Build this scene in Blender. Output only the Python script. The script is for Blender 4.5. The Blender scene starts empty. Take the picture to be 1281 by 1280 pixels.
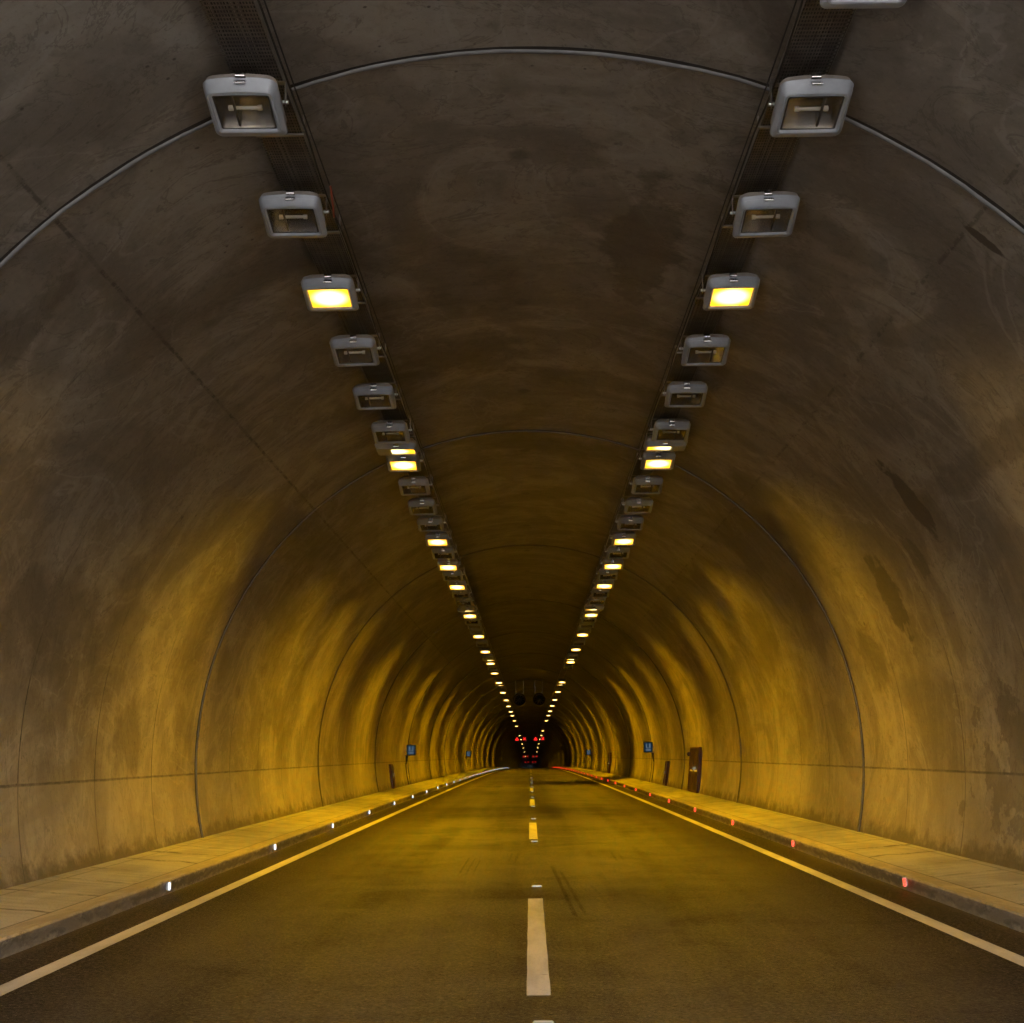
import bpy, bmesh, math, random
from mathutils import Matrix, Vector
random.seed(7)
PI = math.pi
sc = bpy.context.scene
COL = sc.collection

# ------------------------------------------------------------------ alignment of the tunnel
K = 2.73054e-5            # the road climbs gently and falls away over a crest: z drops by K*y^2
XC, ZC, RAD = -0.033, -0.04, 5.43     # centre and radius of the round lining (heights are from the lens)
ROADZ = -1.55
JOINTS = [-3.0, 8.98] + [20.8 + 12.0 * i for i in range(62)]
def drop(y): return -K * y * y
def P(x, y, z): return (x, y, z + drop(y))

# ------------------------------------------------------------------ helpers
def link(o, parent=None):
    COL.objects.link(o)
    if parent: o.parent = parent
    return o
def tag(o, label=None, cat=None, group=None, kind=None):
    if label: o['label'] = label
    if cat: o['category'] = cat
    if group: o['group'] = group
    if kind: o['kind'] = kind
    return o
def empty(name, loc, rz=0):
    o = bpy.data.objects.new(name, None); o.empty_display_size = .1
    o.location = loc; o.rotation_euler = (0, 0, rz)
    return link(o)
class MB:
    def __init__(s): s.v = []; s.f = []; s.uv = None; s.smooth = True
    def add(s, vs, fs):
        n = len(s.v); s.v += [tuple(v) for v in vs]; s.f += [tuple(i + n for i in f) for f in fs]; return s
    def box(s, c, d, R=None):
        x, y, z = d[0] / 2, d[1] / 2, d[2] / 2
        vs = [Vector((a * x, b * y, e * z)) for a in (-1, 1) for b in (-1, 1) for e in (-1, 1)]
        if R: vs = [R @ v for v in vs]
        vs = [v + Vector(c) for v in vs]
        return s.add(vs, [(0, 1, 3, 2), (4, 6, 7, 5), (0, 4, 5, 1), (2, 3, 7, 6), (0, 2, 6, 4), (1, 5, 7, 3)])
    def loft(s, loops, cap0=True, cap1=True, close=True):
        n = len(loops[0]); vs = [p for l in loops for p in l]; fs = []
        for i in range(len(loops) - 1):
            for j in range(n if close else n - 1):
                k = (j + 1) % n
                fs.append((i * n + j, i * n + k, (i + 1) * n + k, (i + 1) * n + j))
        if cap0: fs.append(tuple(reversed(range(n))))
        if cap1: fs.append(tuple(range((len(loops) - 1) * n, len(loops) * n)))
        return s.add(vs, fs)
    def cyl(s, a, b, r, n=12, r2=None, cap=True):
        a = Vector(a); b = Vector(b); d = (b - a).normalized()
        u = d.orthogonal().normalized(); w = d.cross(u); r2 = r if r2 is None else r2
        L = [[tuple(p + (u * math.cos(t) + w * math.sin(t)) * q) for t in [2 * PI * i / n for i in range(n)]] for p, q in ((a, r), (b, r2))]
        return s.loft(L, cap, cap)
    def tube(s, pts, r, n=8):
        pts = [Vector(p) for p in pts]; L = []
        for i, p in enumerate(pts):
            d = (pts[min(i + 1, len(pts) - 1)] - pts[max(i - 1, 0)]).normalized()
            u = d.cross(Vector((0, 0, 1))); u = u.normalized() if u.length > 1e-4 else Vector((1, 0, 0)); w = d.cross(u)
            L.append([tuple(p + (u * math.cos(t) + w * math.sin(t)) * r) for t in [2 * PI * j / n for j in range(n)]])
        return s.loft(L)
    def xf(s, f): s.v = [tuple(f(v)) for v in s.v]; return s
    def build(s, name, mat, parent=None, bevel=0, smooth=None, seg=2):
        me = bpy.data.meshes.new(name); me.from_pydata(s.v, [], s.f); me.update()
        if s.uv:
            ul = me.uv_layers.new(name='UVMap')
            for lp in me.loops: ul.data[lp.index].uv = s.uv[lp.vertex_index]
        bm = bmesh.new(); bm.from_mesh(me); bmesh.ops.recalc_face_normals(bm, faces=bm.faces)
        if bevel:
            bmesh.ops.bevel(bm, geom=[e for e in bm.edges if e.is_manifold and e.calc_face_angle(0) > .5], offset=bevel, segments=seg, affect='EDGES', clamp_overlap=True)
        bm.to_mesh(me); bm.free()
        me.materials.append(mat)
        if smooth:
            for p in me.polygons: p.use_smooth = True
            try: me.set_sharp_from_angle(angle=math.radians(smooth))
            except Exception: pass
        return link(bpy.data.objects.new(name, me), parent)
def copy_tree(o, parent=None):
    c = o.copy(); link(c, parent)
    for ch in o.children: copy_tree(ch, c)
    return c
ORD = ['zeroth', 'first', 'second', 'third', 'fourth', 'fifth', 'sixth', 'seventh', 'eighth', 'ninth', 'tenth', 'eleventh', 'twelfth', 'thirteenth', 'fourteenth', 'fifteenth', 'sixteenth', 'seventeenth', 'eighteenth', 'nineteenth', 'twentieth']
TENS = {2: 'twenty', 3: 'thirty', 4: 'forty', 5: 'fifty'}
TN = {3: 'thirtieth', 4: 'fortieth', 5: 'fiftieth'}
def ordn(n):
    if n <= 20: return ORD[n]
    return TN[n // 10] if n % 10 == 0 else TENS[n // 10] + '-' + ORD[n % 10]

# ------------------------------------------------------------------ material helpers
class NT:
    def __init__(s, name):
        s.m = bpy.data.materials.new(name); s.m.use_nodes = True; s.t = s.m.node_tree; s.t.nodes.clear()
        s.out = s.t.nodes.new('ShaderNodeOutputMaterial')
    def n(s, t, **k):
        nd = s.t.nodes.new(t)
        for a, b in k.items(): setattr(nd, a, b)
        return nd
    def set(s, sock, v):
        if hasattr(v, 'is_linked') or isinstance(v, bpy.types.NodeSocket): s.t.links.new(v, sock)
        else: sock.default_value = v
    def M(s, op, a, b=0.0, c=0.0, clamp=False):
        nd = s.n('ShaderNodeMath', operation=op, use_clamp=clamp)
        s.set(nd.inputs[0], a); s.set(nd.inputs[1], b)
        if op in ('MULTIPLY_ADD', 'COMPARE', 'SMOOTH_MIN'): s.set(nd.inputs[2], c)
        return nd.outputs[0]
    def ss(s, x, a, b):      # smoothstep from a to b (a may exceed b)
        nd = s.n('ShaderNodeMapRange', interpolation_type='SMOOTHSTEP', clamp=True)
        lo, hi, o0, o1 = (a, b, 0., 1.) if a < b else (b, a, 1., 0.)
        s.set(nd.inputs[0], x)
        for i, q in enumerate((lo, hi, o0, o1)): nd.inputs[1 + i].default_value = q
        return nd.outputs[0]
    def mix(s, f, a, b, bt='MIX'):
        nd = s.n('ShaderNodeMix', data_type='RGBA', blend_type=bt)
        s.set(nd.inputs[0], f)
        s.set(nd.inputs[6], a if not isinstance(a, tuple) else (*a[:3], 1)); s.set(nd.inputs[7], b if not isinstance(b, tuple) else (*b[:3], 1))
        return nd.outputs[2]
    def comb(s, x, y, z=0.0):
        nd = s.n('ShaderNodeCombineXYZ'); s.set(nd.inputs[0], x); s.set(nd.inputs[1], y); s.set(nd.inputs[2], z); return nd.outputs[0]
    def noise(s, v, scale, det=4., rough=.55, dist=0.):
        nd = s.n('ShaderNodeTexNoise'); s.set(nd.inputs['Vector'], v); nd.inputs['Scale'].default_value = scale
        nd.inputs['Detail'].default_value = det; nd.inputs['Roughness'].default_value = rough; nd.inputs['Distortion'].default_value = dist
        return nd.outputs[0]
    def sep(s, v):
        nd = s.n('ShaderNodeSeparateXYZ'); s.set(nd.inputs[0], v); return nd.outputs
    def pr(s, base, rough=.6, spec=.5, metal=0., bump=None, bs=.3, bd=.01, emis=None, es=0., link=True):
        p = s.n('ShaderNodeBsdfPrincipled')
        s.set(p.inputs['Base Color'], (*base[:3], 1) if isinstance(base, tuple) else base)
        s.set(p.inputs['Roughness'], rough); s.set(p.inputs['Specular IOR Level'], spec); s.set(p.inputs['Metallic'], metal)
        if emis: p.inputs['Emission Color'].default_value = (*emis, 1); p.inputs['Emission Strength'].default_value = es
        if bump is not None:
            b = s.n('ShaderNodeBump'); b.inputs['Strength'].default_value = bs; b.inputs['Distance'].default_value = bd
            s.set(b.inputs['Height'], bump); s.t.links.new(b.outputs[0], p.inputs['Normal'])
        if link: s.t.links.new(p.outputs[0], s.out.inputs[0])
        return p
def simple(name, col, rough=.5, metal=0., spec=.5, var=.12, scale=18., bump=.15):
    s = NT(name); c = s.n('ShaderNodeTexCoord').outputs['Object']
    n1 = s.noise(c, scale, 5.); n2 = s.noise(c, scale * .2, 3.)
    f = s.M('ADD', s.M('MULTIPLY', n1, .5), s.M('MULTIPLY', n2, .5))
    a = tuple(q * (1 - var) for q in col); b = tuple(min(1, q * (1 + var)) for q in col)
    s.pr(s.mix(s.ss(f, .3, .7), a, b), s.M('ADD', rough - .08, s.M('MULTIPLY', n2, .16)), spec, metal, n1, bump, .002)
    return s.m
def emit(name, col, st):
    s = NT(name); c = s.n('ShaderNodeTexCoord').outputs['Object']
    e = s.n('ShaderNodeEmission'); e.inputs[0].default_value = (*col, 1)
    s.set(e.inputs[1], s.M('MULTIPLY', s.M('ADD', .9, s.M('MULTIPLY', s.noise(c, 9.), .2)), st))
    s.t.links.new(e.outputs[0], s.out.inputs[0]); return s.m

# ------------------------------------------------------------------ lining concrete
def lining_material(near):
    s = NT('lining_concrete' if near else 'far_lining_concrete')
    uv = s.n('ShaderNodeTexCoord').outputs['UV']; u, v, _ = s.sep(uv)
    av = s.M('ABSOLUTE', v)
    big = s.noise(s.comb(s.M('MULTIPLY', u, .32), s.M('MULTIPLY', v, .34)), 1., 5., .6, 1.2)
    big2 = s.noise(s.comb(s.M('ADD', s.M('MULTIPLY', u, .9), 31.), s.M('MULTIPLY', v, .5)), 1., 6., .62, 2.2)
    mid = s.noise(uv, 5.5, 7., .78, .6)
    streak = s.noise(s.comb(s.M('MULTIPLY', u, 4.5), s.M('MULTIPLY', v, .55)), 1., 5., .6, .5)
    fine = s.noise(uv, 17., 5., .8)
    f = s.M('ADD', s.M('MULTIPLY', big, .55), s.M('ADD', s.M('MULTIPLY', big2, .38), s.M('MULTIPLY', streak, .07)))
    c = s.mix(s.ss(f, .36, .64), (.205, .175, .14), (.40, .352, .285))
    c = s.mix(s.M('MULTIPLY', s.ss(streak, .52, .75), .08), c, (.50, .45, .37))
    c = s.mix(s.M('MULTIPLY', s.ss(mid, .50, .64), .26), c, (.125, .105, .08))
    c = s.mix(s.M('MULTIPLY', s.ss(mid, .45, .34), .18), c, (.50, .45, .38))
    swirl = s.noise(s.comb(s.M('ADD', s.M('MULTIPLY', u, .36), 7.), s.M('MULTIPLY', v, .40)), 1., 4., .5, 2.2)
    c = s.mix(s.M('MULTIPLY', s.ss(swirl, .50, .60), .42), c, (.15, .127, .10))
    c = s.mix(s.M('MULTIPLY', s.ss(s.M('ABSOLUTE', s.M('SUBTRACT', swirl, .47)), .016, .003), .28), c, (.46, .42, .36))
    # pour to pour tone
    pu = s.M('FLOOR', s.M('DIVIDE', s.M('SUBTRACT', u, 20.8), 12.)); wn = s.n('ShaderNodeTexWhiteNoise', noise_dimensions='2D')
    pv = s.M('FLOOR', s.M('DIVIDE', s.M('ADD', v, 3.89), 7.78)); s.set(wn.inputs['Vector'], s.comb(pu, pv))
    tone = s.M('ADD', .90, s.M('MULTIPLY', wn.outputs[0], .20))
    tn = s.n('ShaderNodeVectorMath', operation='SCALE'); s.set(tn.inputs[0], c); s.set(tn.inputs[3], tone); c = tn.outputs[0]
    c = s.mix(s.M('MULTIPLY', s.ss(fine, .55, .66), .34), c, (.10, .085, .065))
    c = s.mix(s.M('MULTIPLY', s.ss(fine, .43, .33), .16), c, (.50, .45, .38))
    # dark cloudy dampness edges, thin contour veins where slurry dried
    vein = s.M('ABSOLUTE', s.M('SUBTRACT', big2, .5))
    c = s.mix(s.M('MULTIPLY', s.ss(vein, .013, .002), .45), c, (.12, .10, .08))
    # air holes
    vo = s.n('ShaderNodeTexVoronoi'); s.set(vo.inputs['Vector'], uv); vo.inputs['Scale'].default_value = 5.5; vo.inputs['Randomness'].default_value = 1.
    patchy = s.ss(big, .50, .62)
    pit = s.M('MULTIPLY', s.ss(vo.outputs[0], .11, .05), patchy)
    c = s.mix(s.M('MULTIPLY', pit, .8), c, (.07, .055, .045))
    vo2 = s.n('ShaderNodeTexVoronoi'); s.set(vo2.inputs['Vector'], uv); vo2.inputs['Scale'].default_value = 1.1
    pit2 = s.M('MULTIPLY', s.ss(vo2.outputs[0], .05, .025), s.ss(big2, .45, .55))
    c = s.mix(s.M('MULTIPLY', pit2, .7), c, (.06, .05, .04))
    # formwork lines
    wob = s.M('MULTIPLY', s.M('SUBTRACT', s.noise(s.comb(s.M('MULTIPLY', u, .8), s.M('MULTIPLY', v, .8)), 3., 4.), .5), .03)
    brk = s.noise(s.comb(s.M('MULTIPLY', u, 1.3), s.M('MULTIPLY', v, 1.3)), 2.2, 6., .75)
    def line(x, w): return s.ss(s.M('ABSOLUTE', s.M('ADD', x, wob)), w, w * .35)
    md = s.M('PINGPONG', s.M('ADD', s.M('SUBTRACT', u, 20.8), s.M('MULTIPLY', wob, .3)), 1.2)      # 0 every 2.4 m
    l_arc = s.ss(md, .020, .006)
    low = s.ss(av, 6.2, 8.7); midm = s.M('MULTIPLY', s.ss(av, 3.5, 3.9), .45)
    l_arc = s.M('MULTIPLY', l_arc, s.M('ADD', s.M('MULTIPLY', low, .75), s.M('MULTIPLY', midm, s.ss(brk, .42, .6))))
    l_sp = s.M('MULTIPLY', line(s.M('SUBTRACT', av, 8.79), .022), s.M('ADD', .45, s.M('MULTIPLY', s.ss(brk, .4, .6), .4)))
    l_long = s.M('MULTIPLY', line(s.M('SUBTRACT', av, 3.89), .028), s.M('ADD', s.M('MULTIPLY', s.ss(v, .1, -.1), .22), s.M('MULTIPLY', s.ss(brk, .50, .53), .45)), 0., True)
    lines = s.M('MAXIMUM', l_arc, s.M('MAXIMUM', l_sp, l_long))
    c = s.mix(s.M('MULTIPLY', lines, .92), c, (.030, .025, .02))
    # shade of the lower cast kicker: slightly lighter band under the springing line
    c = s.mix(s.M('MULTIPLY', s.ss(av, 8.78, 8.82), .22), c, (.46, .41, .33))
    # filling ports along the crown
    pp = s.M('PINGPONG', s.M('SUBTRACT', u, 10.75), 1.92); e = s.M('SQRT', s.M('ADD', s.M('POWER', s.M('DIVIDE', pp, .13), 2.), s.M('POWER', s.M('DIVIDE', v, .10), 2.)))
    c = s.mix(s.M('MULTIPLY', s.ss(s.M('ADD', e, s.M('MULTIPLY', fine, .8)), 1.7, .9), .55), c, (.08, .07, .065))
    # individual stains: centre along, centre around, half sizes, strength, edge softness
    dn = s.M('SUBTRACT', s.noise(s.comb(s.M('MULTIPLY', u, 1.), s.M('MULTIPLY', v, 1.)), 1.7, 6., .65), .5)
    ST = [(14.68, 5.40, .22, .50, .75, .25), (15.6, 6.05, .22, .35, .5, .3), (17.2, 6.45, .42, .62, .7, .25), (19.2, 7.2, .6, .45, .45, .5),
          (11.6, 8.75, 3.6, 1.15, .42, .10), (13.6, -7.0, 1.6, .55, .45, .8), (16.0, -7.1, .9, .9, .35, .8), (17.3, -8.25, .7, .45, .45, .7),
          (19.4, -6.6, .7, 1.0, .35, .8), (9.45, 4.05, .05, .22, .9, .3), (11.2, -6.2, 1.6, .5, .22, .8), (12.2, 5.5, 2.0, .18, .35, .7),
          (26.0, 6.2, 1.0, .9, .4, .8), (31.5, 6.0, .5, 1.8, .4, .8), (25.0, -6.0, 1.1, .8, .35, .8), (13.7, -.6, 1.1, .55, .4, .9), (8.2, -3.9, .5, 1.1, .25, .8),
          (19.6, 4.6, .8, 1.3, .45, .8), (23.0, -4.4, 1.8, .6, .35, .9), (12.6, 1.3, 1.5, .35, .5, .35), (16.4, -.9, .8, .9, .5, .8), (17.6, .9, .45, .8, .4, .7), (8.0, 1.9, .6, .5, .4, .6), (11.8, -2.9, .5, 1.0, .35, .6), (10.8, 2.7, .25, .9, .35, .5), (21.9, .6, .6, 1.2, .4, .8), (9.9, -4.6, .25, .5, .4, .3)]
    for (a, b, ra, rb, st, so) in (ST if near else []):
        d = s.M('SQRT', s.M('ADD', s.M('POWER', s.M('DIVIDE', s.M('SUBTRACT', u, a), ra), 2.), s.M('POWER', s.M('DIVIDE', s.M('SUBTRACT', v, b), rb), 2.)))
        d = s.M('ADD', d, s.M('MULTIPLY', dn, 2.7))
        c = s.mix(s.M('MULTIPLY', s.ss(d, 1 + so * .5, 1 - so * .5), min(1., st * 1.15)), c, (.085, .068, .05))
    # soot and splash at the foot of the wall, then ceiling dimness painted into the crown
    foot = s.M('MULTIPLY', s.ss(s.M('ADD', av, s.M('MULTIPLY', s.noise(s.comb(s.M('MULTIPLY', u, 1.6), s.M('MULTIPLY', v, 1.6)), 1.5, 6., .7), .9)), 9.98, 10.26), .85)
    c = s.mix(foot, c, (.095, .078, .048))
    c = s.mix(s.ss(av, 7.8, 3.6), c, (.74, .80, .90), 'MULTIPLY')  # upper arch tinted darker and cooler to imitate its dimmer light
    c = s.mix(s.M('MULTIPLY', s.ss(av, 5.4, 3.2), s.ss(u, 12., 65.)), c, (.42, .42, .42), 'MULTIPLY')  # weaker ceiling light deeper in, painted as darker concrete
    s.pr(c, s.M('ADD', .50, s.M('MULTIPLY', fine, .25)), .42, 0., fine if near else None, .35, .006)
    return s.m

def asphalt_material():
    s = NT('asphalt'); o = s.n('ShaderNodeTexCoord').outputs['Object']; x, y, z = s.sep(o)
    ax = s.M('ABSOLUTE', x)
    fine = s.noise(o, 34., 6., .9); med = s.noise(o, 9., 6., .65)
    lng = s.noise(s.comb(s.M('MULTIPLY', x, 1.6), s.M('MULTIPLY', y, .05)), 1., 5., .6, .3)
    tr = s.noise(s.comb(s.M('MULTIPLY', x, .12), s.M('MULTIPLY', y, .16)), 1., 4., .6, .4)
    cl = s.noise(o, .8, 5., .6, .8)
    vo = s.n('ShaderNodeTexVoronoi'); s.set(vo.inputs['Vector'], o); vo.inputs['Scale'].default_value = 75.
    f = s.M('ADD', s.M('MULTIPLY', lng, .35), s.M('ADD', s.M('MULTIPLY', tr, .35), s.M('MULTIPLY', cl, .30)))
    c = s.mix(s.ss(f, .38, .62), (.013, .011, .0105), (.033, .026, .023))
    c = s.mix(s.M('MULTIPLY', s.ss(fine, .52, .62), .7), c, (.14, .118, .10))
    c = s.mix(s.M('MULTIPLY', s.ss(fine, .48, .36), .65), c, (.022, .021, .02))
    wn = s.n('ShaderNodeTexWhiteNoise'); s.set(wn.inputs['Vector'], vo.outputs['Position'])
    c = s.mix(s.M('MULTIPLY', s.M('MULTIPLY', s.ss(wn.outputs[0], .965, .985), s.ss(vo.outputs[0], .5, .3)), .5), c, (.42, .39, .33))
    # worn, polished wheel tracks lighter; strip along the kerb dusty
    tk = s.M('ABSOLUTE', s.M('SUBTRACT', s.M('ABSOLUTE', s.M('SUBTRACT', ax, 1.85)), .85))
    c = s.mix(s.M('MULTIPLY', s.ss(tk, .5, .1), .25), c, (.075, .062, .051))
    c = s.mix(s.M('MULTIPLY', s.ss(s.M('ADD', ax, s.M('MULTIPLY', s.M('SUBTRACT', med, .5), .35)), 3.95, 4.18), .55), c, (.10, .085, .066))
    # tyre scrub marks
    mks = []
    def seg(x0, y0, x1, y1, w, st, c):
        sl = (x1 - x0) / (y1 - y0)
        d = s.M('ABSOLUTE', s.M('SUBTRACT', s.M('SUBTRACT', x, x0), s.M('MULTIPLY', s.M('SUBTRACT', y, y0), sl)))
        m = s.M('MULTIPLY', s.ss(d, w, w * .3), s.M('MULTIPLY', s.ss(y, min(y0, y1), min(y0, y1) + .6), s.ss(y, max(y0, y1), max(y0, y1) - .6)))
        mks.append(s.M('MULTIPLY', m, st))
        return s.mix(s.M('MULTIPLY', s.M('MULTIPLY', m, st), s.ss(med, .3, .55)), c, (.006, .0055, .005))
    for q in ((.42, 12.2, .27, 18.2, .035, .8), (.52, 12.4, .37, 17.4, .03, .7), (.80, 12.5, .70, 15.5, .03, .35), (-.95, 16.6, -.93, 19.8, .02, .6), (-.86, 16.6, -.84, 19.6, .02, .5), (-.77, 16.9, -.75, 19.4, .02, .5),
              (-.24, 18.4, -.20, 20.6, .03, .6), (-.33, 18.4, -.30, 20.5, .025, .5), (1.22, 18.4, 1.24, 20.6, .03, .6), (1.32, 18.4, 1.34, 20.4, .03, .5)): c = seg(*q, c)
    mk = mks[0]
    for q in mks[1:]: mk = s.M('MAXIMUM', mk, q)
    for (a, b, ra, rb) in ((-1.1, 8.9, .3, .05), (1.6, 10.6, .10, .09), (3.0, 11.9, .18, .12), (-1.9, 13.5, .25, .25), (-2.68, 10.05, .16, .10), (2.59, 7.95, .14, .07), (2.2, 9.4, .05, .04)):
        d = s.M('SQRT', s.M('ADD', s.M('POWER', s.M('DIVIDE', s.M('SUBTRACT', x, a), ra), 2.), s.M('POWER', s.M('DIVIDE', s.M('SUBTRACT', y, b), rb), 2.)))
        c = s.mix(s.M('MULTIPLY', s.ss(s.M('ADD', d, med), 1.7, 1.2), .6), c, (.015, .014, .013))
    s.pr(c, s.M('ADD', s.M('ADD', .40, s.M('MULTIPLY', med, .16)), s.M('MULTIPLY', s.ss(ax, 2.7, 3.6), .12)), s.M('MULTIPLY', s.M('SUBTRACT', 1., s.M('MULTIPLY', mk, .8)), s.M('MULTIPLY', s.ss(fine, .34, .66), s.M('ADD', .14, s.M('MULTIPLY', s.M('MULTIPLY', s.ss(f, .40, .60), s.ss(ax, 3.6, 1.2)), .72)))), 0., fine, .8, .008)
    return s.m

def slab_material():
    s = NT('footway_concrete'); uv = s.n('ShaderNodeTexCoord').outputs['UV']; u, v, _ = s.sep(uv)
    big = s.noise(s.comb(s.M('MULTIPLY', u, .5), s.M('MULTIPLY', v, 1.4)), 1., 5., .6, .8); fine = s.noise(uv, 45., 5., .7)
    st = s.noise(s.comb(s.M('MULTIPLY', u, 7.), s.M('MULTIPLY', v, .8)), 1., 5., .6, .2)
    c = s.mix(s.ss(s.M('ADD', s.M('MULTIPLY', big, .6), s.M('MULTIPLY', st, .4)), .36, .64), (.25, .24, .225), (.40, .385, .36))
    c = s.mix(s.M('MULTIPLY', s.ss(fine, .52, .64), .5), c, (.16, .135, .11))
    w = s.M('MULTIPLY', s.M('SUBTRACT', s.noise(uv, 1.3, 4.), .5), .5)
    rnd = s.noise(s.comb(s.M('MULTIPLY', u, .9), 3.), 1., 2.)
    p = s.M('PINGPONG', s.M('ADD', s.M('ADD', u, w), s.M('MULTIPLY', rnd, 1.2)), .62)
    br = s.noise(s.comb(s.M('MULTIPLY', u, .7), s.M('MULTIPLY', v, 2.2)), 2., 3.)
    cr = s.M('MULTIPLY', s.ss(p, .040, .012), s.ss(br, .42, .50))
    c = s.mix(s.M('MULTIPLY', cr, .8), c, (.06, .05, .04))
    e1 = s.M('MULTIPLY', s.ss(s.M('ABSOLUTE', s.M('SUBTRACT', v, s.M('ADD', .012, s.M('MULTIPLY', w, .03)))), .02, .006), .7)
    e2 = s.M('MULTIPLY', s.ss(s.M('ABSOLUTE', s.M('SUBTRACT', v, .82)), .012, .004), .6)
    ln = s.M('MAXIMUM', e1, e2); c = s.mix(ln, c, (.07, .058, .045))
    h = s.M('ADD', s.M('MULTIPLY', fine, .3), s.M('ADD', s.M('MULTIPLY', big, .4), s.M('MULTIPLY', s.M('MAXIMUM', cr, ln), -1.)))
    s.pr(c, .72, .35, 0., h, .5, .006); return s.m

def kerb_material():
    s = NT('kerb_concrete'); uv = s.n('ShaderNodeTexCoord').outputs['UV']; u, v, _ = s.sep(uv)
    big = s.noise(s.comb(s.M('MULTIPLY', u, .8), s.M('MULTIPLY', v, 3.)), 1., 6., .7, 1.2); fine = s.noise(uv, 50., 5., .75)
    c = s.mix(s.ss(big, .35, .65), (.27, .235, .185), (.40, .355, .285))
    c = s.mix(s.M('MULTIPLY', s.ss(fine, .5, .7), .4), c, (.13, .11, .085))
    # v<.16 is the road face: tyre rubber and splash on it, ragged upper edge
    e = s.M('ADD', v, s.M('MULTIPLY', s.M('SUBTRACT', s.noise(s.comb(s.M('MULTIPLY', u, 2.2), s.M('MULTIPLY', v, 5.)), 2.2, 6., .75), .5), .32))
    dirt = s.M('MULTIPLY', s.ss(e, .17, .10), s.M('MULTIPLY', s.ss(e, -.02, .06), s.M('ADD', .25, s.M('MULTIPLY', s.ss(big, .42, .58), .5))))
    c = s.mix(dirt, c, (.055, .046, .034))
    p = s.M('PINGPONG', u, 1.0); j = s.ss(p, .008, .003); c = s.mix(s.M('MULTIPLY', j, .5), c, (.08, .065, .05))
    s.pr(c, .7, .35, 0., s.M('ADD', fine, s.M('MULTIPLY', big, 2.)), .6, .006); return s.m

def paint_material():
    s = NT('road_paint'); o = s.n('ShaderNodeTexCoord').outputs['Object']; x, y, z = s.sep(o)
    n1 = s.noise(o, 60., 5., .75); n2 = s.noise(s.comb(s.M('MULTIPLY', x, 3.), s.M('MULTIPLY', y, .6)), 1.5, 5., .65)
    c = s.mix(s.ss(n2, .35, .65), (.40, .395, .39), (.54, .53, .52))
    c = s.mix(s.M('MULTIPLY', s.ss(n1, .56, .66), .6), c, (.14, .125, .11))
    n3 = s.noise(s.comb(s.M('MULTIPLY', x, 8.), s.M('MULTIPLY', y, 14.)), 1., 3.)
    c = s.mix(s.M('MULTIPLY', s.ss(n3, .70, .76), .7), c, (.10, .09, .08))
    s.pr(c, .6, .4, 0., n1, .4, .003); return s.m

def tray_material():
    s = NT('perforated_steel'); o = s.n('ShaderNodeTexCoord').outputs['Object']; x, y, z = s.sep(o)
    def cell(a, p): return s.M('SUBTRACT', s.M('FRACT', s.M('DIVIDE', a, p)), .5)
    row = s.M('FLOOR', s.M('DIVIDE', y, .046)); off = s.M('MULTIPLY', s.M('MODULO', row, 2.), 0.)
    cx = s.M('MULTIPLY', cell(s.M('ADD', x, off), .021), .021); cy = s.M('MULTIPLY', cell(y, .046), .046)
    hole = s.M('MULTIPLY', s.M('LESS_THAN', s.M('ABSOLUTE', cx), .0062), s.M('LESS_THAN', s.M('ABSOLUTE', cy), .0135))
    n = s.noise(o, 6., 5., .6)
    col = s.mix(s.ss(n, .35, .65), (.10, .092, .085), (.17, .158, .145))
    b = s.pr(col, .5, .5, .55, s.noise(o, 40.), .2, .001, link=False)
    t = s.n('ShaderNodeBsdfTransparent'); mx = s.n('ShaderNodeMixShader')
    s.set(mx.inputs[0], hole); s.t.links.new(b.outputs[0], mx.inputs[1]); s.t.links.new(t.outputs[0], mx.inputs[2]); s.t.links.new(mx.outputs[0], s.out.inputs[0])
    return s.m

def glass_material():
    s = NT('clear_glass'); t = s.n('ShaderNodeBsdfTransparent'); t.inputs[0].default_value = (.93, .92, .89, 1)
    g = s.n('ShaderNodeBsdfGlossy'); g.inputs['Roughness'].default_value = .06
    n = s.noise(s.n('ShaderNodeTexCoord').outputs['Object'], 14., 4.)
    d = s.n('ShaderNodeBsdfDiffuse'); d.inputs[0].default_value = (.30, .27, .23, 1)
    m1 = s.n('ShaderNodeMixShader'); s.set(m1.inputs[0], s.M('MULTIPLY', n, .22)); s.t.links.new(t.outputs[0], m1.inputs[1]); s.t.links.new(d.outputs[0], m1.inputs[2])
    fr = s.n('ShaderNodeFresnel'); fr.inputs[0].default_value = 1.45
    m2 = s.n('ShaderNodeMixShader'); m2.inputs[0].default_value = .16; s.t.links.new(m1.outputs[0], m2.inputs[1]); s.t.links.new(g.outputs[0], m2.inputs[2])
    s.t.links.new(m2.outputs[0], s.out.inputs[0]); return s.m

def lit_material():
    s = NT('lit_lamp_glass'); x, y, z = s.sep(s.n('ShaderNodeTexCoord').outputs['Object'])
    d = s.M('SQRT', s.M('ADD', s.M('POWER', s.M('DIVIDE', x, .21), 2.), s.M('POWER', s.M('DIVIDE', y, .17), 2.)))
    c = s.mix(s.ss(d, 1.05, .30), (.34, .135, .004), (.85, .60, .20))
    e = s.n('ShaderNodeEmission'); s.set(e.inputs[0], c); e.inputs[1].default_value = 1.
    s.t.links.new(e.outputs[0], s.out.inputs[0]); return s.m

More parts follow.
